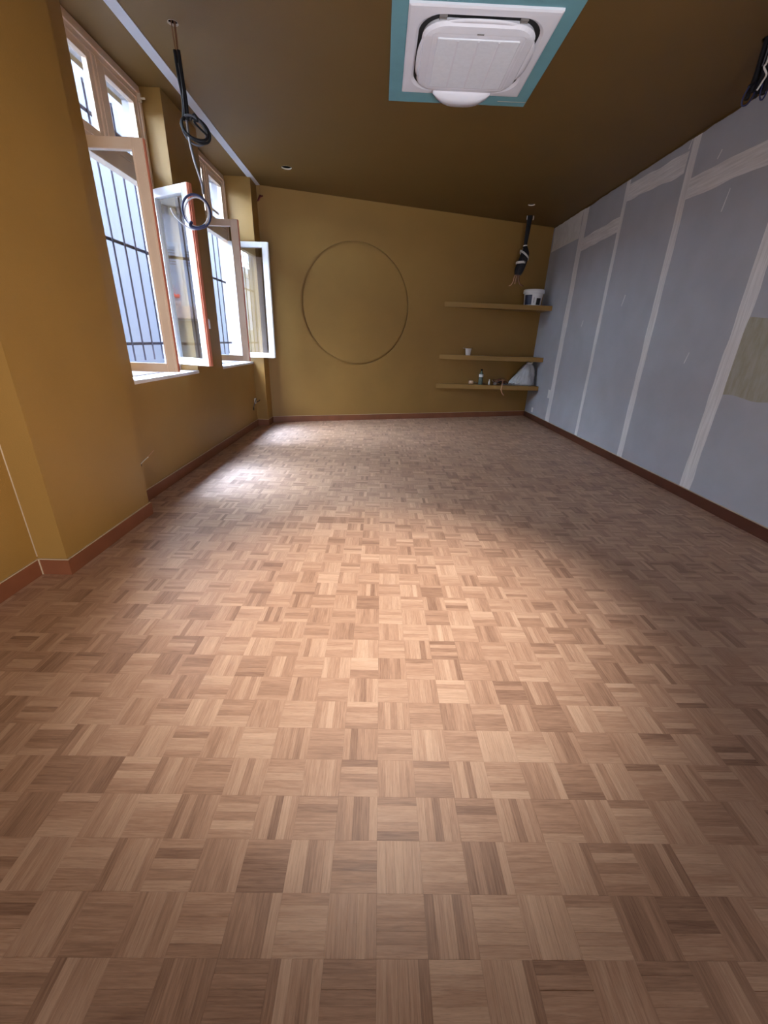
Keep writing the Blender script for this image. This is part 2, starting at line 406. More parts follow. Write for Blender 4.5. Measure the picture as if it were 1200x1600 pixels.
for i, (y0, y1, z0, z1, hw) in enumerate([(2.52, 3.6, 2.75, 2.75, .08), (3.72, 4.87, 2.745, 2.775, .085), (5.0, 6.04, 3.02, 3.065, .09), (6.12, 7.12, 2.76, 2.725, .085)]):
    band('joint_tape', 'compoundh', (y0, z0), (y1, z1), hw, .02, 20+i*2.7, wr)
band('filler_smear', 'smear', (7.83, 2.84), (7.83, ZC), .54, .05, 41, wr, n=16)
band('filler_smear', 'smear', (8.0, .13), (8.0, .22), .05, .02, 43, wr, n=8)
band('filler_smear', 'smear', (7.33, .48), (7.33, .62), .05, .02, 47, wr, n=8)
for i, (y, z, l) in enumerate([(5.02, 3.13, .09), (4.3, 2.45, .16), (4.55, 2.9, .06), (6.6, 1.6, .08), (4.2, 1.2, .1), (5.6, 1.8, .12), (3.5, 2.3, .1)]):
    band('filler_mark', 'smear', (y, z), (y-.03, z+l), .006, .010, 60+i, wr, n=8)
band('paint_patch', 'olive', (2.9, 1.27), (3.72, 1.27), .30, .10, 81, wr, th=.0006, n=40)
# ragged edge where the ceiling paint laps onto the boards
bm = BM(); prev = None
for k in range(121):
    y = 2.0+k*(yb(XR)-2.0)/120; d = .016+.02*max(0, noise.noise((y*2.2, 5, 1)))+.008*noise.noise((y*9, 2, 3))
    cur = (bm.verts.new((XR-.0022, y, ZC)), bm.verts.new((XR-.0022, y, ZC-max(.003, d))))
    if prev: bm.faces.new((prev[0], cur[0], cur[1], prev[1]))
    prev = cur
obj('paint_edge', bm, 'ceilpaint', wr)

# back wall with the routed circle
def back_M(off=0):  # local (s, z) plane -> world; s measured along the wall
    return Matrix(((BE.x, 0, BN.x, BN.x*(BD+off)), (BE.y, 0, BN.y, BN.y*(BD+off)), (0, 1, 0, 0), (0, 0, 0, 1)))
CS, CZ, CR = 1.905, 1.810, .887
bm = filled_curve([[(.15, 0), (5.9, 0), (5.9, ZC+.02), (.15, ZC+.02)], circ(CS, CZ, CR, 96), circ(CS, CZ, CR-.03, 96)], .03)
bmesh.ops.transform(bm, matrix=back_M(.015), verts=bm.verts)
b2 = BM(); box(b2, .15, 5.9, 0, ZC+.30, .03, .2); bmesh.ops.transform(b2, matrix=back_M(0), verts=b2.verts)
me = bpy.data.meshes.new('t'); b2.to_mesh(me); b2.free(); bm.from_mesh(me); bpy.data.meshes.remove(me)
wb = obj('wall_back', bm, 'paint'); tag(wb, 'ochre painted end wall with a large routed circle', 'wall', kind='structure')
wf = obj('wall_front', box(BM(), -2.43, XR+.2, YF-.2, YF, 0, ZC+.19), 'paint'); tag(wf, 'ochre painted wall behind the viewer', 'wall', kind='structure')

# ------------------------------------------------------------------ baseboards: fired red boards with a pale caulked top
BH = .094
def baseboard(name, segs, label, shift, m='tile'):
    """segs: plan polylines as (p, q) from wall line, thickness to the given side"""
    bm = BM(); b2 = BM()
    for (x0, y0, x1, y1, nx, ny) in segs:
        t = .012
        prism(bm, [(x0, y0), (x1, y1), (x1+nx*t, y1+ny*t), (x0+nx*t, y0+ny*t)], .0005, BH)
        prism(b2, [(x0, y0), (x1, y1), (x1+nx*.009, y1+ny*.009), (x0+nx*.009, y0+ny*.009)], BH, BH+.005)
    o = obj(name, bm, m); tag(o, label, 'baseboard', kind='structure'); obj('top_edge', b2, 'caulk', o); return o
baseboard('baseboard_left', [(XWN, YF, XWN, PIL[0], 1, 0), (XWN+.012, PIL[0], XP+.012, PIL[0], 0, -1), (XP, PIL[0], XP, PIL[1]+.012, 1, 0),
    (XW, PIL[1]+.013, XW, PIL2+.03, 1, 0), (XW+.012, PIL2+.03, XP+.012, PIL2+.03, 0, -1), (XP, PIL2+.03, XP, yb(XP)-.014, 1, 0)],
    'brick red skirting along the window wall and its pilasters', 0)
a = Vector((XP+.001, yb(XP+.001), 0)); b_ = Vector((XR-.013, yb(XR-.013), 0))
baseboard('baseboard_back', [(a.x, a.y, b_.x, b_.y, -BN.x, -BN.y)], 'brick red skirting along the end wall under the circle', 0)
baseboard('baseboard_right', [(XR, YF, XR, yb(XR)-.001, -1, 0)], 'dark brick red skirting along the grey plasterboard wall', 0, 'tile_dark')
bm = BM(); box(bm, XWN+.012, XWN+.017, PIL[0]-.016, PIL[0]-.012, .001, BH+.005); obj('corner_joint', bm, 'caulk', bpy.data.objects['baseboard_left'])

# ------------------------------------------------------------------ windows
def frame_rect(bm, T, w0, w1, h0, h1, t, d, mi=0, mside=None, bevel=.004):
    """four mitre-less members in the local (u, depth, h) space mapped by T"""
    for (a, b_, c, e) in ((w0, w0+t, h0, h1), (w1-t, w1, h0, h1), (w0+t, w1-t, h0, h0+t), (w0+t, w1-t, h1-t, h1)):
        box(bm, a, b_, -d/2, d/2, c, e, mi, bevel, T)
def sash(win, y_h, sgn, width, ang, face, lab, z0=1.022, z1=2.482, th=.036, edge=None):
    """casement hinged at (x=-2.09, y_h); sgn -1: free edge towards -y when shut; opened by ang degrees into the room"""
    hx = -2.095; a = math.radians(ang); d = Vector((math.sin(a), sgn*math.cos(a), 0)); nrm = Vector((-d.y*1, d.x, 0))
    T = Matrix(((d.x, nrm.x, 0, hx), (d.y, nrm.y, 0, y_h), (0, 0, 1, 0), (0, 0, 0, 1)))
    st = .062; bm = BM()
    frame_rect(bm, T, 0, width, z0, z1, st, th)
    s = obj('casement', bm, face, win, smooth=False); s['label'] = lab
    gm = BM(); box(gm, st-.006, width-st+.006, -.002, .002, z0+st-.006, z1-st+.006, 0, 0, T); obj('pane', gm, 'glass', s)
    em = BM(); box(em, width-.001, width+.012, -th/2+.002, th/2-.001, z0+.001, z1-.001, 0, .003, T); obj('meeting_edge', em, edge or face, s)
    em = BM(); box(em, width+.0115, width+.020, -.012, .010, z0+.002, z1-.002, 0, .002, T); o_ = obj('rebate_nose', em, edge or ('primer' if sgn > 0 else face), s)
    if sgn > 0 or edge: o_['label'] = 'reddish primed rebate on the free edge'
    bead = BM()
    frame_rect(bead, T, st-.008, width-st+.008, z0+st-.008, z1-st+.008, .012, th+.006, bevel=.003); obj('glazing_bead', bead, face, s)
    for z in (z0+.15, z1-.15):
        hm = BM(); tube(hm, [T @ Vector((-.008, th/2, z-.04)), T @ Vector((-.008, th/2, z+.04))], .008, 10, curve=False); obj('hinge', hm, 'metal', s)
    return s, T
def window(idx, W, ang1, ang2, lab, face1, face2, wid1, wid2):
    y0, y1 = W; xf = -2.10
    win = empty('window_%d' % idx, (xf, (y0+y1)/2, ZS), lab, 'window', kind='structure')
    bm = BM()   # fixed frame
    D0, D1 = xf-.07, xf
    box(bm, D0, D1, y0, y0+.07, ZS, ZC-.001, 0, .003); box(bm, D0, D1, y1-.07, y1, ZS, ZC-.001, 0, .003)
    box(bm, D0, D1, y0+.07, y1-.07, 3.12, ZC-.001, 0, .003); box(bm, D0, D1, y0+.07, y1-.07, ZS+.001, 1.018, 0, .003)
    box(bm, D0-.01, D1-.004, y0+.07, y1-.07, 2.486, 2.60, 0, .004)
    box(bm, D0, D1+.012, y0+.02, y1-.02, 3.155, 3.180, 0, .004)
    box(bm, D1, D1+.014, y0+.015, y0+.05, 1.0, 3.15, 0, .004); box(bm, D1, D1+.014, y1-.05, y1-.015, 1.0, 3.15, 0, .004)
    obj('window_frame', bm, 'winframe', win)
    ym = (y0+y1)/2
    b2 = BM(); box(b2, D0, D1+.006, ym-.05, ym+.05, 2.605, 3.115, 0, .004); box(b2, D1+.006, D1+.012, ym-.018, ym+.018, 2.605, 3.115, 0, .003)
    obj('mullion', b2, 'winframe', win)
    for (a, b_) in ((y0+.072, ym-.052), (ym+.052, y1-.072)):
        T = Matrix(((0, 1, 0, xf-.022), (1, 0, 0, 0), (0, 0, 1, 0), (0, 0, 0, 1)))
        b3 = BM(); frame_rect(b3, T, a, b_, 2.604, 3.116, .052, .034); tl = obj('transom_sash', b3, 'winframe', win)
        b4 = BM(); box(b4, xf-.024, xf-.020, a+.045, b_-.045, 2.65, 3.07); obj('pane', b4, 'glass', tl)
    s1, T1 = sash(win, y0+.078, +1, wid1, ang1, face1, 'near casement opened square into the room, cream pink paint')
    s2, T2 = sash(win, y1-.072, -1, wid2, ang2, face2, 'far casement opened into the room, white paint', th=.05, edge='primer' if idx == 1 else None)
    sl = BM(); box(sl, D1+.0005, XW+.012, y0+.001, y1-.001, ZS-.029, ZS, 0, .004); obj('window_sill', sl, 'sill', win)
    ol = BM(); box(ol, -2.33, D0-.001, y0, y1, ZS-.029, ZS+.02, 0, .004); obj('outer_sill', ol, 'sill', win)
    # iron grille outside
    gx = -2.20; sp = .1705; c0 = y0+.062
    gr = None
    ys = [y0+.057+sp*k for k in range(7) if y0+.057+sp*k < y1-.03]
    for k, y in enumerate(ys):
        b5 = BM(); tube(b5, [(gx, y, 1.069), (gx, y, 2.62)], .0075, 8, curve=False); obj('grille_bar', b5, 'iron', win)
    for z in (1.212, 1.995, 2.80):
        b5 = BM(); box(b5, gx-.0165, gx-.0075, y0-.01+.012, y1-.002, z-.012, z+.012, 0, .001); obj('grille_crossbar', b5, 'iron', win)
    for k, y in enumerate(ys[:6]):
        if k in (1, 3, 5):
            b5 = BM(); tube(b5, [(gx, y, 2.62), (gx, y, 2.98)], .0075, 8, curve=False); obj('grille_bar', b5, 'iron', win)
    return win, T1, T2
win1, _, T12 = window(1, W1, 90, 60.3, 'near window with cream frame, two open casements and an iron grille', 'winframe', 'winwhite', .485, .50)
win2, _, T22 = window(2, W2, 91, 88, 'far window with cream frame, two open casements and an iron grille', 'winframe', 'winwhite', .475, .525)
def latch(win, T, wdt):
    c = [o for o in win.children if o.name.startswith('casement')][1]
    bm = BM(); box(bm, wdt-.03, wdt-.004, .02, .032, 1.36, 1.50, 0, .004, T); tube(bm, [T @ Vector((wdt-.017, .03, 1.44)), T @ Vector((wdt-.017, .062, 1.44)), T @ Vector((wdt-.017, .07, 1.42)), T @ Vector((wdt-.017, .07, 1.36))], .009, 8)
    obj('latch', bm, 'acwhite', c)
latch(win1, T12, .485)
bm = BM(); box(bm, -2.085, -2.055, 4.478, 4.50, 3.085, 3.14, 0, .004); box(bm, -2.055, -2.02, 4.474, 4.488, 3.10, 3.112, 0, .003); obj('hook', bm, 'caulk', win1)

# ------------------------------------------------------------------ courtyard: opposite house, own wall above, paving
FX = -4.9
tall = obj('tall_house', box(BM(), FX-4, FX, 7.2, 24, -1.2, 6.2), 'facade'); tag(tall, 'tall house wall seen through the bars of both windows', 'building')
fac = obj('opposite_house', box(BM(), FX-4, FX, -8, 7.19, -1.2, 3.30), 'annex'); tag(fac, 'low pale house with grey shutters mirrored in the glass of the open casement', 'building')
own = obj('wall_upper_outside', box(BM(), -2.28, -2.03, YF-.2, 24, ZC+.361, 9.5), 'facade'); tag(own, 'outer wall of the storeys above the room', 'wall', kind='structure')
gd = obj('courtyard_ground', box(BM(), FX-.3, -2.28, -8, 24, -1.5, -1.201), 'ground'); tag(gd, 'pale courtyard paving outside the windows', 'ground', kind='structure')
o = obj('cornice', box(BM(), FX, FX+.10, -2, 7.2, 2.99, 3.10, 0, .01), 'facade2', fac)
bm = BM()
for k in range(40): box(bm, FX, FX+.05, 2.0+k*.11, 2.06+k*.11, 2.90, 2.99)
obj('dentil_row', bm, 'facade2', fac); tag(bpy.data.objects['dentil_row'], kind='stuff')
obj('plinth', box(BM(), FX, FX+.04, -5.9, 7.18, -1.199, 1.50), 'facade2', fac)
obj('stone_sill', box(BM(), FX, FX+.16, 3.3, 4.7, 1.53, 1.70, 0, .01), 'pinksill', fac)
for sg in (-1, 1):
    yc = 3.97+sg*.235
    bm = BM(); box(bm, FX+.001, FX+.030, yc-.23, yc+.23, 1.715, 2.55, 0, .004)
    for a, b_ in ((yc-.23, yc-.17), (yc+.17, yc+.23)): box(bm, FX+.030, FX+.045, a, b_, 1.715, 2.55, 0, .003)
    for z in (1.715, 2.19, 2.49): box(bm, FX+.030, FX+.044, yc-.17, yc+.17, z, z+.06, 0, .003)
    sh = obj('shutter', bm, 'shutter', fac)
    for k in range(6):
        b2 = BM(); box(b2, FX+.030, FX+.041, yc-.168, yc+.168, 2.262+k*.036, 2.276+k*.036, 0, .002); obj('shutter_slat', b2, 'louver', sh)
# red flower on the opposite sill
t = empty('red_flower', (FX+.09, 4.10, 1.70), 'small red potted flower on the sill of the house opposite', 'flower')
bm = BM(); lathe(bm, [(.04, 0), (.055, .07), (.05, .07)], (FX+.09, 4.10, 1.7005), 14); obj('pot', bm, 'pinksill', t)
bm = BM(); tube(bm, [(FX+.09, 4.10, 1.76), (FX+.095, 4.105, 1.80), (FX+.09, 4.10, 1.83)], .005, 6); obj('stem', bm, 'leaf', t)
for k in range(7):
    a = k*.9; c = Vector((FX+.09+.025*math.cos(a), 4.10+.028*math.sin(a), 1.83+.012*(k % 3)))
    bm = BM(); bmesh.ops.create_icosphere(bm, subdivisions=1, radius=.02); bmesh.ops.translate(bm, verts=bm.verts, vec=c); obj('petal', bm, 'red', t, smooth=True)

# ------------------------------------------------------------------ ceiling cassette air conditioner on its teal board
tb = obj('teal_board', box(BM(), .012, 1.172, 2.75, 4.578, ZC-.014, ZC-.0005, 0, .002), 'teal'); tag(tb, 'teal moisture resistant board framing the white ceiling air conditioner', 'board')
bm = BM(); box(bm, .93, 1.172, 4.505, 4.508, ZC-.0155, ZC-.0139); obj('board_joint', bm, 'caulk', tb)
AX, AY, AZ = .592, 3.925, ZC-.0145
ac = empty('air_conditioner', (AX, AY, AZ), 'white square ceiling cassette air conditioner with rounded body and central grille', 'air conditioner')
def sq(r, c, n=8):   # rounded square
    P = []
    for q in range(4):
        a0 = q*math.pi/2
        cx, cy = ((r-c), (r-c)) if q == 0 else ((-(r-c)), (r-c)) if q == 1 else (-(r-c), -(r-c)) if q == 2 else ((r-c), -(r-c))
        for k in range(n+1):
            a = a0+k*math.pi/2/n; P.append((cx+c*math.cos(a), cy+c*math.sin(a)))
    return P
def loft(bm, rings, mi=0, cap=True):
    R = [[bm.verts.new((AX+x, AY+y, AZ+z)) for x, y in pts] for pts, z in rings]
    for A, B in zip(R, R[1:]):
        for k in range(len(A)): f = bm.faces.new((A[k], A[(k+1) % len(A)], B[(k+1) % len(A)], B[k])); f.smooth = False
    if cap: bm.faces.new(R[-1])
    return bm
FH = .475
bm = BM(); loft(bm, [(sq(FH, .004), 0), (sq(FH, .004), -.012), (sq(FH-.012, .006), -.018), (sq(.415, .165), -.022), (sq(.398, .168), -.010)], cap=False)
obj('fascia', bm, 'acwhite', ac)
obj('slot_cavity', loft(BM(), [(sq(.40, .16), -.009), (sq(.40, .16), -.0085)]), 'dark', ac)
bm = BM(); loft(bm, [(sq(.366, .145), -.0095), (sq(.374, .15), -.030), (sq(.360, .15), -.046), (sq(.312, .04), -.053), (sq(.308, .03), -.0535), (sq(.304, .03), -.0525), (sq(.288, .02), -.0545), (sq(.280, .02), -.0540)])
obj('body_panel', bm, 'acwhite', ac)
gp = obj('intake_grille', loft(BM(), [(sq(.272, .006), -.0556), (sq(.272, .006), -.061), (sq(.268, .006), -.063)]), 'grille', ac)
for k in range(3):
    bm = BM(); x = -.136+.136*k; box(bm, AX+x-.006, AX+x+.006, AY-.262, AY+.262, AZ-.0655, AZ-.0631, 0, .001); obj('grille_rib', bm, 'acwhite', gp)
bm = BM(); box(bm, AX-.022, AX+.022, AY-.318, AY-.310, AZ-.0572, AZ-.0545); obj('badge', bm, 'greypl', ac)
def flap(name, rot, drop, tilt, ln=.43, wid=.075, r0=.36):
    """curved louvre flap along one side of the outlet; rot chooses the side"""
    bm = BM(); n = 14; top = []; bot = []
    Rm = Matrix.Rotation(rot, 3, 'Z')
    for k in range(n+1):
        t = k/n*2-1; u = t*ln/2; wv = wid*(1-.75*abs(t)**3.0)
        for lst, z0 in ((top, .0), (bot, -.006)):
            a_ = Vector((u, r0+.004, drop+z0)); b_ = Vector((u, r0+.004+wv*math.cos(tilt), drop-wv*math.sin(tilt)+z0))
            lst.append([bm.verts.new(Vector((AX, AY, AZ))+Rm @ q) for q in (a_, (a_+b_)/2+Vector((0, 0, -.006)), b_)])
    for L_, fl_ in ((top, 1), (bot, 0)):
        for A, B in zip(L_, L_[1:]):
            for q in range(2): bm.faces.new((A[q], A[q+1], B[q+1], B[q]))
    for k in range(n):
        for q in (0, 2): bm.faces.new((top[k][q], top[k+1][q], bot[k+1][q], bot[k][q]))
    for e in (0, n):
        for q in range(2): bm.faces.new((top[e][q], top[e][q+1], bot[e][q+1], bot[e][q]))
    return obj(name, bm, 'acwhite', ac, smooth=True)
flap('louvre_flap', 0, -.030, math.radians(34), .46, .115, .36)
flap('louvre_flap', math.pi, -.020, math.radians(10), .48, .060, .345)
flap('louvre_flap', math.pi/2, -.020, math.radians(28), .44, .045, .352)
flap('louvre_flap', -math.pi/2, -.018, math.radians(8), .46, .058, .352)
for q in (0, 2):
    a = q*math.pi/2
    for s in (-1, 1):
        Rm = Matrix.Rotation(a, 3, 'Z'); bm = BM()
        box(bm, s*.255-.022, s*.255+.022, .372, .398, -.022, -.009, 0, .003, Matrix.Translation((AX, AY, AZ)) @ Rm.to_4x4()); obj('slot_divider', bm, 'greypl', ac)

# ------------------------------------------------------------------ hanging cables
hx, hy = -1.445, 3.790
cb = empty('hanging_cable', (hx, hy, ZC), 'black and white cables hanging in coils from the ceiling hole beside the near window', 'cable')
bm = BM()
for dx, dy in ((-.014, 0), (.002, .006), (.014, -.004)): tube(bm, [(hx+dx, hy+dy, ZC+.06), (hx+dx*.9, hy+dy, ZC-.05), (hx+dx*.5, hy+dy*.5, ZC-.15)], .0035, 6)
obj('inner_wires', bm, 'brownwire', cb)
def wob(z): return .004*math.sin(z*9)
for dx, r in ((-.013, .012), (.012, .011)):
    bm = BM(); tube(bm, [(hx+dx, hy, ZC-.13), (hx+dx+.004, hy, ZC-.25), (hx+dx*.8+.014, hy, ZC-.40), (hx+dx*1.2+.004, hy, ZC-.50)], r, 10); obj('sheath', bm, 'black', cb)
bm = BM(); tube(bm, [(hx+.003, hy-.012, ZC-.20), (hx+.012, hy-.013, ZC-.34), (hx+.004, hy-.012, ZC-.48)], .0028, 6); obj('pull_wire', bm, 'greycab', cb)
def ring(cx, cz, rx, rz, tiltz, r, n=28, y=hy, dy=.03, tilt=0.0):
    P = []
    for k in range(n):
        a = 2*math.pi*k/n; x = rx*math.cos(a); z = rz*math.sin(a)
        P.append((cx+x*math.cos(tilt)-z*math.sin(tilt), y+dy*math.sin(a+tiltz), cz+x*math.sin(tilt)+z*math.cos(tilt)))
    return P
for k, (ddx, rr_, m_) in enumerate([(0, .009, 'black'), (.010, .008, 'black'), (-.008, .007, 'greycab')]):
    bm = BM(); tube(bm, ring(hx+.062+ddx, ZC-.545-k*.005, .098-k*.006, .060+k*.005, k*1.3, rr_, tilt=-.55), rr_, 8, curve=False, closed=True); obj('coil', bm, m_, cb)
bm = BM(); tube(bm, [(hx+.045, hy-.02, ZC-.505), (hx+.08, hy-.03, ZC-.475), (hx+.10, hy-.03, ZC-.51), (hx+.075, hy-.03, ZC-.52), (hx+.15, hy-.02, ZC-.585)], .007, 8); obj('cable_knot', bm, 'black', cb)
for dx, r, m_ in ((0, .0042, 'whitecab'), (.009, .005, 'navy')):
    bm = BM(); tube(bm, [(hx+.008+dx, hy-.005, ZC-.50), (hx+.010+dx, hy, ZC-.62), (hx+.030+dx, hy, ZC-.74), (hx+.062+dx, hy, ZC-.86), (hx+.065+dx, hy, ZC-.93)], r, 8); obj('drop_cable', bm, m_ if m_ != 'navy' else 'greycab', cb)
cz = ZC-1.045
bm = BM(); tube(bm, ring(hx+.004, cz, .085, .100, .5, .0055, y=hy), .0055, 8, curve=False, closed=True); obj('coil', bm, 'whitecab', cb)
bm = BM(); tube(bm, ring(hx+.000, cz+.006, .094, .108, 1.6, .008, y=hy+.01), .008, 8, curve=False, closed=True); obj('coil', bm, 'navy', cb)
bm = BM(); tube(bm, [(hx+.05, hy-.02, cz-.09), (hx-.02, hy-.03, cz-.118), (hx-.08, hy-.03, cz-.10), (hx-.15, hy-.04, cz-.04), (hx-.175, hy-.04, cz+.01)], .006, 8); obj('cable_tail', bm, 'whitecab', cb)
bm = BM(); tube(bm, [(hx-.03, hy-.035, cz-.07), (hx-.04, hy-.045, cz-.10), (hx+.01, hy-.04, cz-.113), (hx+.07, hy-.03, cz-.09)], .012, 8); obj('tie', bm, 'navy', cb)

hx, hy = 2.326, 7.79
cb = empty('hanging_cable', (hx, hy, ZC), 'dark taped cable bundle hanging above the paint bucket in the back corner', 'cable')
for dx, dy, r in ((-.022, 0, .020), (.018, .01, .020), (0, -.016, .016)):
    bm = BM(); tube(bm, [(hx+dx, hy+dy, ZC+.05), (hx+dx, hy+dy, ZC-.12), (hx+dx*.7-.006, hy+dy, ZC-.28), (hx+dx*.4-.01, hy+dy*.5, ZC-.42)], r, 8); obj('sheath', bm, 'black', cb)
bm = BM()
for dx in (-.045, .045): tube(bm, [(hx+dx, hy-.01, ZC+.02), (hx+dx*1.15, hy-.02, ZC-.02), (hx+dx*1.1, hy-.015, ZC-.055)], .006, 6)
tag(obj('wire_end', bm, 'tape', cb), kind='stuff')
# folded cable bundle: an elongated roll of several loops
for k in range(9):
    a = k*2*math.pi/9; ox, oy = .045*math.cos(a), .04*math.sin(a)
    bm = BM(); tube(bm, [(hx-.01+ox*.2, hy+oy*.3, ZC-.42), (hx+.005+ox*.9, hy+oy*1.0, ZC-.52), (hx-.025+ox*1.15, hy+oy*1.15, ZC-.64), (hx-.055+ox*1.1, hy+oy*1.1, ZC-.75), (hx-.07+ox*.55, hy+oy*.6, ZC-.815)], lambda t: .026, 8); obj('cable_loop', bm, 'black', cb)
bm = BM(); tube(bm, [(hx-.012, hy, ZC-.395), (hx-.010, hy, ZC-.43), (hx-.022, hy, ZC-.465)], .032, 10); obj('tape_wrap', bm, 'tape', cb)
bm = BM()
def wrap(bm, c, rx, ry, slope, h, n=20):
    R = []
    for k in range(n):
        a = 2*math.pi*k/n; p = Vector((c[0]+rx*math.cos(a), c[1]+ry*math.sin(a), c[2]+slope*math.cos(a))); R.append((bm.verts.new(p+Vector((0, 0, h/2))), bm.verts.new(p-Vector((0, 0, h/2)))))
    for k in range(n): A, B = R[k], R[(k+1) % n]; bm.faces.new((A[0], B[0], B[1], A[1]))
wrap(bm, (hx-.045, hy, ZC-.645), .081, .078, .004, .034); wrap(bm, (hx-.008, hy, ZC-.535), .078, .075, -.055, .034); obj('tape_wrap', bm, 'tape', cb)
for pts, m_, r in (([(hx-.10, hy, ZC-.80), (hx-.125, hy-.01, ZC-.86), (hx-.135, hy-.01, ZC-.93), (hx-.165, hy-.01, ZC-.975), (hx-.195, hy-.01, ZC-.985)], 'pinkwire', .006),
                   ([(hx-.085, hy, ZC-.80), (hx-.092, hy, ZC-.88), (hx-.098, hy, ZC-.955)], 'pinkwire', .005),
                   ([(hx-.045, hy, ZC-.80), (hx-.040, hy, ZC-.89), (hx-.010, hy-.01, ZC-.955), (hx+.05, hy-.01, ZC-.985)], 'brownwire', .012),
                   ([(hx-.065, hy, ZC-.80), (hx-.068, hy, ZC-.86), (hx-.072, hy, ZC-.93)], 'brownwire', .008)):
    bm = BM(); tube(bm, pts, r, 8); obj('wire', bm, m_, cb)

hx, hy = 2.506, 3.646
cb = empty('hanging_cable', (hx, hy, ZC), 'short black cable bundle with white strip at the top of the plasterboard wall', 'cable')
for k in range(6):
    a = k*1.05; dx, dy = .028*math.cos(a), .028*math.sin(a)
    bm = BM(); tube(bm, [(hx+dx*.8, hy+dy*.8, ZC+.05), (hx+dx, hy+dy, ZC-.08), (hx+dx*1.4+.01, hy+dy*1.4, ZC-.18), (hx+dx*1.2+.02*(k % 2)-.01, hy+dy*1.4, ZC-.27-.012*(k % 3))], .014, 8); obj('sheath', bm, 'black', cb)
bm = BM(); tube(bm, [(hx-.075, hy-.03, ZC-.255), (hx-.095, hy-.03, ZC-.31), (hx-.088, hy-.03, ZC-.352), (hx-.055, hy-.03, ZC-.345), (hx-.030, hy-.03, ZC-.30), (hx-.022, hy-.02, ZC-.245), (hx-.01, hy, ZC-.20)], .005, 8); obj('cable_loop', bm, 'navy', cb)
bm = BM(); tube(bm, [(hx+.01, hy-.03, ZC-.24), (hx+.018, hy-.03, ZC-.305), (hx+.042, hy-.03, ZC-.315), (hx+.058, hy-.03, ZC-.25), (hx+.06, hy-.01, ZC-.16)], .005, 8); obj('cable_loop', bm, 'navy', cb)
bm = BM(); tube(bm, [(hx-.075, hy-.03, ZC-.255), (hx-.045, hy-.02, ZC-.235), (hx-.01, hy, ZC-.2)], .010, 8); obj('cable_loop', bm, 'black', cb)
bm = BM(); tube(bm, [(hx-.012, hy-.045, ZC-.10), (hx-.018, hy-.05, ZC-.145), (hx-.026, hy-.05, ZC-.165), (hx+.004, hy-.05, ZC-.20), (hx-.008, hy-.05, ZC-.235), (hx-.028, hy-.05, ZC-.28)], .006, 6); obj('tape_strip', bm, 'tape', cb)
bm = BM(); tube(bm, [(hx-.028, hy-.04, ZC+.01), (hx-.032, hy-.045, ZC-.06), (hx-.040, hy-.05, ZC-.16)], .004, 6); obj('wire', bm, 'greycab', cb)

hx, hy = -1.715, yb(-1.715)-.012
cb = empty('hanging_wire', (hx, hy, ZC-.006), 'thin dark red wire ends hanging in the top corner beside the far window', 'wire')
bm = BM(); tube(bm, [(hx, hy, ZC-.007), (hx+.004, hy, ZC-.08), (hx+.002, hy-.01, ZC-.13)], .002, 6); obj('thread', bm, 'brownwire', cb)
bm = BM()
for pts in ([(0, 0, -.12), (-.02, -.01, -.16), (-.035, -.01, -.19)], [(0, 0, -.12), (.03, -.02, -.135), (.045, -.02, -.125)], [(.03, -.01, -.13), (.0, -.015, -.15), (-.02, -.01, -.18)]):
    tube(bm, [(hx+a, hy+b_, ZC+c) for a, b_, c in pts], .009, 6)
obj('wire_end', bm, 'redwire', cb)

# wall boxes with loose wires
def outlet(y, z, label, big):
    t = empty('wall_outlet', (XW, y, z), label, 'outlet')
    bm = BM(); lathe(bm, [(.028, 0), (.028, .003)], n=20); bmesh.ops.transform(bm, matrix=Matrix.Translation((XW, y, z)) @ Matrix.Rotation(math.pi/2, 4, 'Y'), verts=bm.verts); obj('box_opening', bm, 'dark', t)
    if big:
        bm = BM(); tube(bm, [(XW+.002, y-.0, z+.02), (XW+.03, y-.01, z+.09), (XW+.055, y+.01, z+.155)], .006, 6); obj('wire', bm, 'greycab', t)
        bm = BM(); box(bm, XW+.012, XW+.030, y+.02, y+.075, z+.07, z+.15, 0, .004, None); obj('connector', bm, 'tape', t)
        bm = BM(); tube(bm, [(XW+.03, y+.05, z+.09), (XW+.07, y+.04, z+.105), (XW+.10, y+.03, z+.13)], .005, 6); obj('wire', bm, 'black', t)
    else:
        for c, m_, r in (([(0, 0, 0), (.03, .03, .035), (.05, .06, .055)], 'tape', .004), ([(0, 0, .005), (.045, .08, .06), (.07, .12, .095)], 'pinkwire', .0025)):
            bm = BM(); tube(bm, [(XW+a, y+b_, z+d) for a, b_, d in c], r, 6); obj('wire', bm, m_, t)
outlet(3.20, .315, 'open wall box with a short loose wire low beside the near pilaster', False)
outlet(6.40, .285, 'open wall box with a white connector low beside the far pilaster', True)

# ------------------------------------------------------------------ triangular shelves in the skewed corner
def shelf(z, label, x0):
    th = .075; e = .0008
    y0 = yb(x0)-e; y1 = 7.862
    bm = prism(BM(), [(x0, y0-.002), (XR-.003, y1), (XR-.003, yb(XR-.003)-e)], z-th, z)
    o = obj('corner_shelf', bm, 'paint'); return tag(o, label, 'shelf', 'triangular shelves in the back corner')
shelf(1.962, 'uppermost thick ochre corner shelf, holding the white paint bucket', 1.075)
shelf(1.120, 'middle thick ochre corner shelf, holding a single white cup', 1.055)
shelf(.620, 'lowest thick ochre corner shelf, holding the plastic bag and bottle', 1.035)

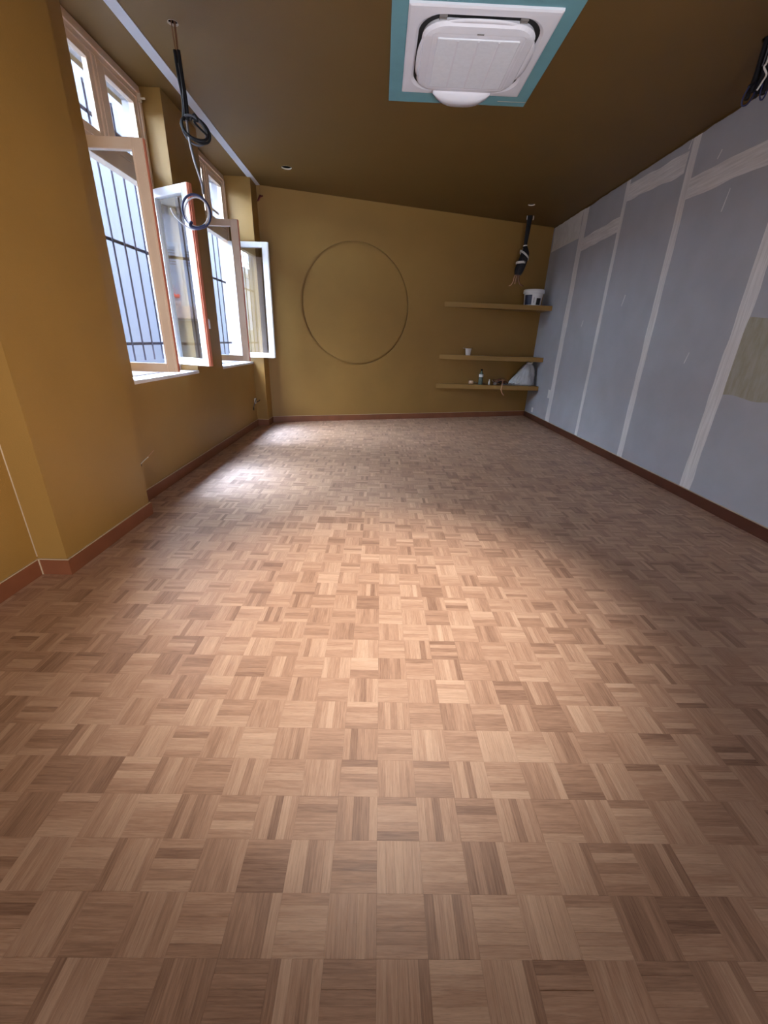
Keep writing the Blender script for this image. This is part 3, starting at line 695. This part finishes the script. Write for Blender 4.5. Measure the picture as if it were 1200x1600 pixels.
# paint bucket
bx_, by_, bz_ = 2.655, 8.035, 1.9622
t = empty('paint_bucket', (bx_, by_, bz_), 'white plastic paint bucket with navy and black labels on the uppermost shelf', 'bucket')
bm = BM(); lathe(bm, [(.138, 0), (.142, .004), (.158, .195), (.160, .2)], (bx_, by_, bz_), 36); obj('body', bm, 'plastic_w', t)
bm = BM(); lathe(bm, [(.160, .196), (.176, .196), (.178, .205), (.176, .243), (.168, .252), (.158, .252), (.156, .246), (.05, .246)], (bx_, by_, bz_), 36); obj('lid', bm, 'plastic_w', t)
def patch(name, m_, a0, a1, z0, z1, dr=.0012, n=8):
    bm = BM(); R = []
    for k in range(n+1):
        a = a0+(a1-a0)*k/n
        for z in (z0, z1): pass
        R.append([bm.verts.new((bx_+((.142+.016*(z-.004)/.191)+dr)*math.cos(a), by_+((.142+.016*(z-.004)/.191)+dr)*math.sin(a), bz_+z)) for z in (z0, z1)])
    for A, B in zip(R, R[1:]): bm.faces.new((A[0], B[0], B[1], A[1]))
    return obj(name, bm, m_, t)
vd = math.atan2(-by_, -bx_)
patch('label', 'label_navy', vd-1.05, vd-.12, .012, .165)['label'] = 'navy label'
patch('label', 'label_black', vd+.42, vd+1.0, .010, .115)['label'] = 'black label'
for k in range(6):
    patch('label_mark', 'label_black', vd+.10, vd+.10+.05+.03*(k % 2), .040+.014*k, .049+.014*k, .0018, 2)
bm = BM(); tube(bm, [(bx_+.172*math.cos(vd-1.5), by_+.172*math.sin(vd-1.5), bz_+.19), (bx_+.172*math.cos(vd-.9), by_+.172*math.sin(vd-.9), bz_+.184), (bx_+.172*math.cos(vd), by_+.172*math.sin(vd), bz_+.181), (bx_+.172*math.cos(vd+.9), by_+.172*math.sin(vd+.9), bz_+.184), (bx_+.172*math.cos(vd+1.5), by_+.172*math.sin(vd+1.5), bz_+.19)], .003, 6); obj('handle', bm, 'plastic_w', t)

# cup
cx, cy, cz = 1.578, 7.868, 1.1202
t = empty('cup', (cx, cy, cz), 'small white paper cup with a stirring stick on the middle shelf', 'cup')
bm = BM(); lathe(bm, [(.040, 0), (.042, .002), (.055, .108), (.060, .110), (.060, .114), (.054, .114), (.052, .108), (.038, .01)], (cx, cy, cz), 24); obj('body', bm, 'paper', t)
bm = BM(); tube(bm, [(cx-.03, cy, cz+.012), (cx+.02, cy, cz+.09), (cx+.072, cy-.01, cz+.125)], .006, 6, curve=False); obj('stick', bm, 'brownwire', t)
bm = BM(); box(bm, cx-.10, cx-.05, cy-.012, cy+.012, cz+.1145, cz+.118, 0, .001); obj('lid_tab', bm, 'paper', t)

SZ = .6202
# brush
t = empty('paint_brush', (1.75, 7.93, SZ), 'small paint roller with a pale head lying on the lowest shelf', 'paint roller')
bm = BM(); tube(bm, [(1.655, 7.915, SZ+.034), (1.67, 7.915, SZ+.034), (1.73, 7.92, SZ+.034), (1.745, 7.92, SZ+.034)], lambda t_: .033-.006*abs(2*t_-1)**4, 14, curve=False); obj('roller_head', bm, 'skin_wood', t)
bm = BM(); tube(bm, [(1.745, 7.92, SZ+.034), (1.79, 7.94, SZ+.03), (1.815, 7.955, SZ+.016)], .006, 8); obj('ferrule', bm, 'metal', t)
bm = BM(); tube(bm, [(1.81, 7.955, SZ+.015), (1.90, 7.965, SZ+.015), (1.985, 7.97, SZ+.014)], lambda t_: .011+.003*math.sin(3*t_), 10); obj('handle', bm, 'brownwire', t)
# bottle
t = empty('bottle', (1.868, 7.885, SZ), 'small clear plastic bottle with dark cap and white label on the lowest shelf', 'bottle')
bm = BM(); lathe(bm, [(.036, 0), (.040, .006), (.040, .10), (.037, .115), (.040, .13), (.039, .175), (.030, .20), (.015, .225), (.015, .245)], (1.868, 7.885, SZ), 24); obj('body', bm, 'bottle', t)
bm = BM(); lathe(bm, [(.019, .243), (.020, .246), (.020, .268), (.017, .271)], (1.868, 7.885, SZ), 20); obj('cap', bm, 'black', t)
bm = BM(); lathe(bm, [(.0405, .135), (.0412, .137), (.0412, .178), (.0395, .18)], (1.868, 7.885, SZ), 24); obj('label', bm, 'tape', t)
# standing tube
t = empty('filler_tube', (2.035, 7.90, SZ), 'small white tube standing between the bottle and the wires on the lowest shelf', 'tube')
bm = BM(); lathe(bm, [(.016, 0), (.017, .004), (.017, .06), (.010, .075)], (2.035, 7.90, SZ), 16); obj('body', bm, 'paper', t)
bm = BM(); lathe(bm, [(.011, .0752), (.012, .078), (.010, .100)], (2.035, 7.90, SZ), 16); obj('cap', bm, 'tape', t)
# tangle of wires
t = empty('wire_tangle', (2.24, 7.93, SZ), 'tangle of dark and tan wires beside the plastic bag on the lowest shelf', 'wires')
rnd = random.Random(3)
for k in range(7):
    cx0, cy0 = 2.20+.03*k-.06, 7.935+.012*(k % 3); P = []
    for q in range(9):
        a = q*.9+k; P.append((cx0+(.05+.012*(k % 4))*math.cos(a), cy0+.03*math.sin(a), SZ+.014+.075*abs(math.sin(a*.5+k*.6))*(1 if k % 2 else .7)))
    bm = BM(); tube(bm, P, .0075 if k % 3 else .0055, 6); obj('wire', bm, ('black', 'brownwire', 'black', 'pinkwire', 'black', 'redwire', 'black')[k], t)
bm = BM(); tube(bm, [(2.10, 7.90, SZ+.02), (2.17, 7.90, SZ+.085), (2.26, 7.90, SZ+.115), (2.34, 7.90, SZ+.10), (2.40, 7.91, SZ+.05)], .007, 6); obj('wire', bm, 'brownwire', t)
bm = BM(); tube(bm, [(2.275, 7.875, SZ+.10), (2.27, 7.85, SZ+.06), (2.262, 7.828, SZ-.01), (2.258, 7.826, SZ-.08), (2.285, 7.824, SZ-.14), (2.315, 7.824, SZ-.172)], .009, 8); obj('wire', bm, 'pinkwire', t)
bm = BM(); box(bm, 2.12, 2.17, 7.88, 7.92, SZ+.0005, SZ+.05, 0, .006); obj('plug', bm, 'greypl', t)
# plastic bag
t = empty('plastic_bag', (2.66, 8.09, SZ), 'crumpled grey white plastic bag knotted at the top on the lowest shelf', 'bag')
def bagwarp(q, a, z):
    zz = max(0, z); d = Vector((q.x-2.69, q.y-8.09, 0))
    k = 1+.26*noise.noise((3.2*math.cos(a), 3.2*math.sin(a), z*6))+.10*math.sin(a*11+z*16+2*math.sin(a*3))*min(1, .3+zz*4)
    return Vector((2.69+.105*min(1, zz/.4)+d.x*k, 8.09+d.y*k*.66, q.z))
bm = BM(); lathe(bm, [(.20, 0), (.232, .006), (.225, .05), (.200, .12), (.170, .19), (.140, .26), (.105, .325), (.07, .365), (.045, .378)], (2.69, 8.09, SZ), 48, warp=bagwarp); obj('body', bm, 'bag', t)
bm = BM(); lathe(bm, [(.035, .36), (.045, .375), (.060, .392), (.055, .408), (.03, .414)], (2.80, 8.09, SZ), 16, warp=lambda q, a, z: q+Vector((.012*math.sin(3*a), .01*math.cos(4*a), .008*math.sin(5*a)))); obj('knot', bm, 'bag', t)
bm = BM(); n = 10; rows = []
for k in range(n+1):
    x = 2.30+.34*k/n; rows.append([bm.verts.new((x, 7.90+.22*q/5+.03*k/n, SZ+.002+(.012+.06*(k/n)**1.5)*(.5+.9*abs(noise.noise((x*12, q*.9, 2))))*(1 if 0 < q < 5 else .15))) for q in range(6)])
for A, B in zip(rows, rows[1:]):
    for q in range(5): bm.faces.new((A[q], A[q+1], B[q+1], B[q]))
obj('loose_flap', bm, 'bag', t, smooth=True)

# ------------------------------------------------------------------ work lamp above the viewer
t = empty('ceiling_lamp', (LAMP_POS[0], LAMP_POS[1], ZC), 'round warm ceiling lamp near the viewer, above the frame', 'lamp')
bm = BM(); lathe(bm, [(.07, -.0005), (.075, -.012), (.062, -.020), (.055, -.006)], (LAMP_POS[0], LAMP_POS[1], ZC), 28); obj('lamp_ring', bm, 'acwhite', t)
ld = bpy.data.lights.new('lamp', 'SPOT'); ld.energy = LAMP_W; ld.color = LAMP_COL; ld.spot_size = math.radians(LAMP_ANGLE); ld.spot_blend = LAMP_BLEND; ld.shadow_soft_size = .04
lo = bpy.data.objects.new('lamp_light', ld); COL.objects.link(lo); lo.parent = t
lo.location = Vector(LAMP_POS)-Vector((LAMP_POS[0], LAMP_POS[1], ZC))
lo.rotation_euler = (Vector(LAMP_AIM)-Vector(LAMP_POS)).to_track_quat('-Z', 'Y').to_euler()
# added area light at the closed wall behind the viewer, fills the room
la_ = bpy.data.lights.new('rear_fill', 'AREA'); la_.shape = 'RECTANGLE'; la_.size = 2.6; la_.size_y = 1.7; la_.energy = FILL_W; la_.color = FILL_COL
lo = bpy.data.objects.new('rear_fill_light', la_); COL.objects.link(lo); lo.location = (-.2, YF+.02, .95); lo.rotation_euler = (math.radians(90), 0, 0)
# added spot on an unseen stand behind the viewer, warms the near pilaster
wx, wy, wz = 2.55, -1.2, 1.30
t = empty('fill_light_stand', (wx, wy, 0), 'work light on a tripod stand behind the viewer, turned to the ochre wall', 'work light')
bm = BM(); tube(bm, [(wx, wy, .35), (wx, wy, wz-.07)], .014, 10, curve=False); obj('pole', bm, 'greypl', t)
for k in range(3):
    a = 2.1*k; bm = BM(); tube(bm, [(wx, wy, .38), (wx+.3*math.cos(a), wy+.3*math.sin(a), .011)], .011, 8, curve=False); obj('leg', bm, 'greypl', t)
wdir = (Vector((-1.85, 1.6, 1.40))-Vector((wx, wy, wz))).normalized()
bm = BM(); lathe(bm, [(.05, -.10), (.07, -.06), (.085, 0), (.080, 0), (.06, -.05)], n=20); bmesh.ops.transform(bm, matrix=Matrix.Translation((wx, wy, wz)) @ wdir.to_track_quat('Z', 'Y').to_matrix().to_4x4(), verts=bm.verts); obj('lamp_head', bm, 'black', t)
wd = bpy.data.lights.new('spot', 'SPOT'); wd.energy = WALL_FILL_W; wd.color = (1.0, .82, .62); wd.spot_size = math.radians(46); wd.spot_blend = 1; wd.shadow_soft_size = .06
wo = bpy.data.objects.new('spot_light', wd); COL.objects.link(wo); wo.location = Vector((wx, wy, wz))+wdir*.01
wo.rotation_euler = wdir.to_track_quat('-Z', 'Y').to_euler()
# second added spot, out of view, brightens the air conditioner and the ceiling
wx, wy, wz = 1.0, -.5, .95
t = empty('fill_light_stand', (wx, wy, 0), 'work light on a short tripod beside the viewer, turned up to the ceiling', 'work light')
bm = BM(); tube(bm, [(wx, wy, .25), (wx, wy, wz-.07)], .014, 10, curve=False); obj('pole', bm, 'greypl', t)
for k in range(3):
    a = 2.1*k+.6; bm = BM(); tube(bm, [(wx, wy, .28), (wx+.25*math.cos(a), wy+.25*math.sin(a), .011)], .011, 8, curve=False); obj('leg', bm, 'greypl', t)
wdir = (Vector((.62, 3.8, ZC))-Vector((wx, wy, wz))).normalized()
bm = BM(); lathe(bm, [(.05, -.10), (.07, -.06), (.085, 0), (.080, 0), (.06, -.05)], n=20); bmesh.ops.transform(bm, matrix=Matrix.Translation((wx, wy, wz)) @ wdir.to_track_quat('Z', 'Y').to_matrix().to_4x4(), verts=bm.verts); obj('lamp_head', bm, 'black', t)
wd = bpy.data.lights.new('spot', 'SPOT'); wd.energy = UP_FILL_W; wd.color = (.88, .92, 1.0); wd.spot_size = math.radians(50); wd.spot_blend = 1; wd.shadow_soft_size = .06
wo = bpy.data.objects.new('spot_light', wd); COL.objects.link(wo); wo.location = Vector((wx, wy, wz))+wdir*.01
wo.rotation_euler = wdir.to_track_quat('-Z', 'Y').to_euler()
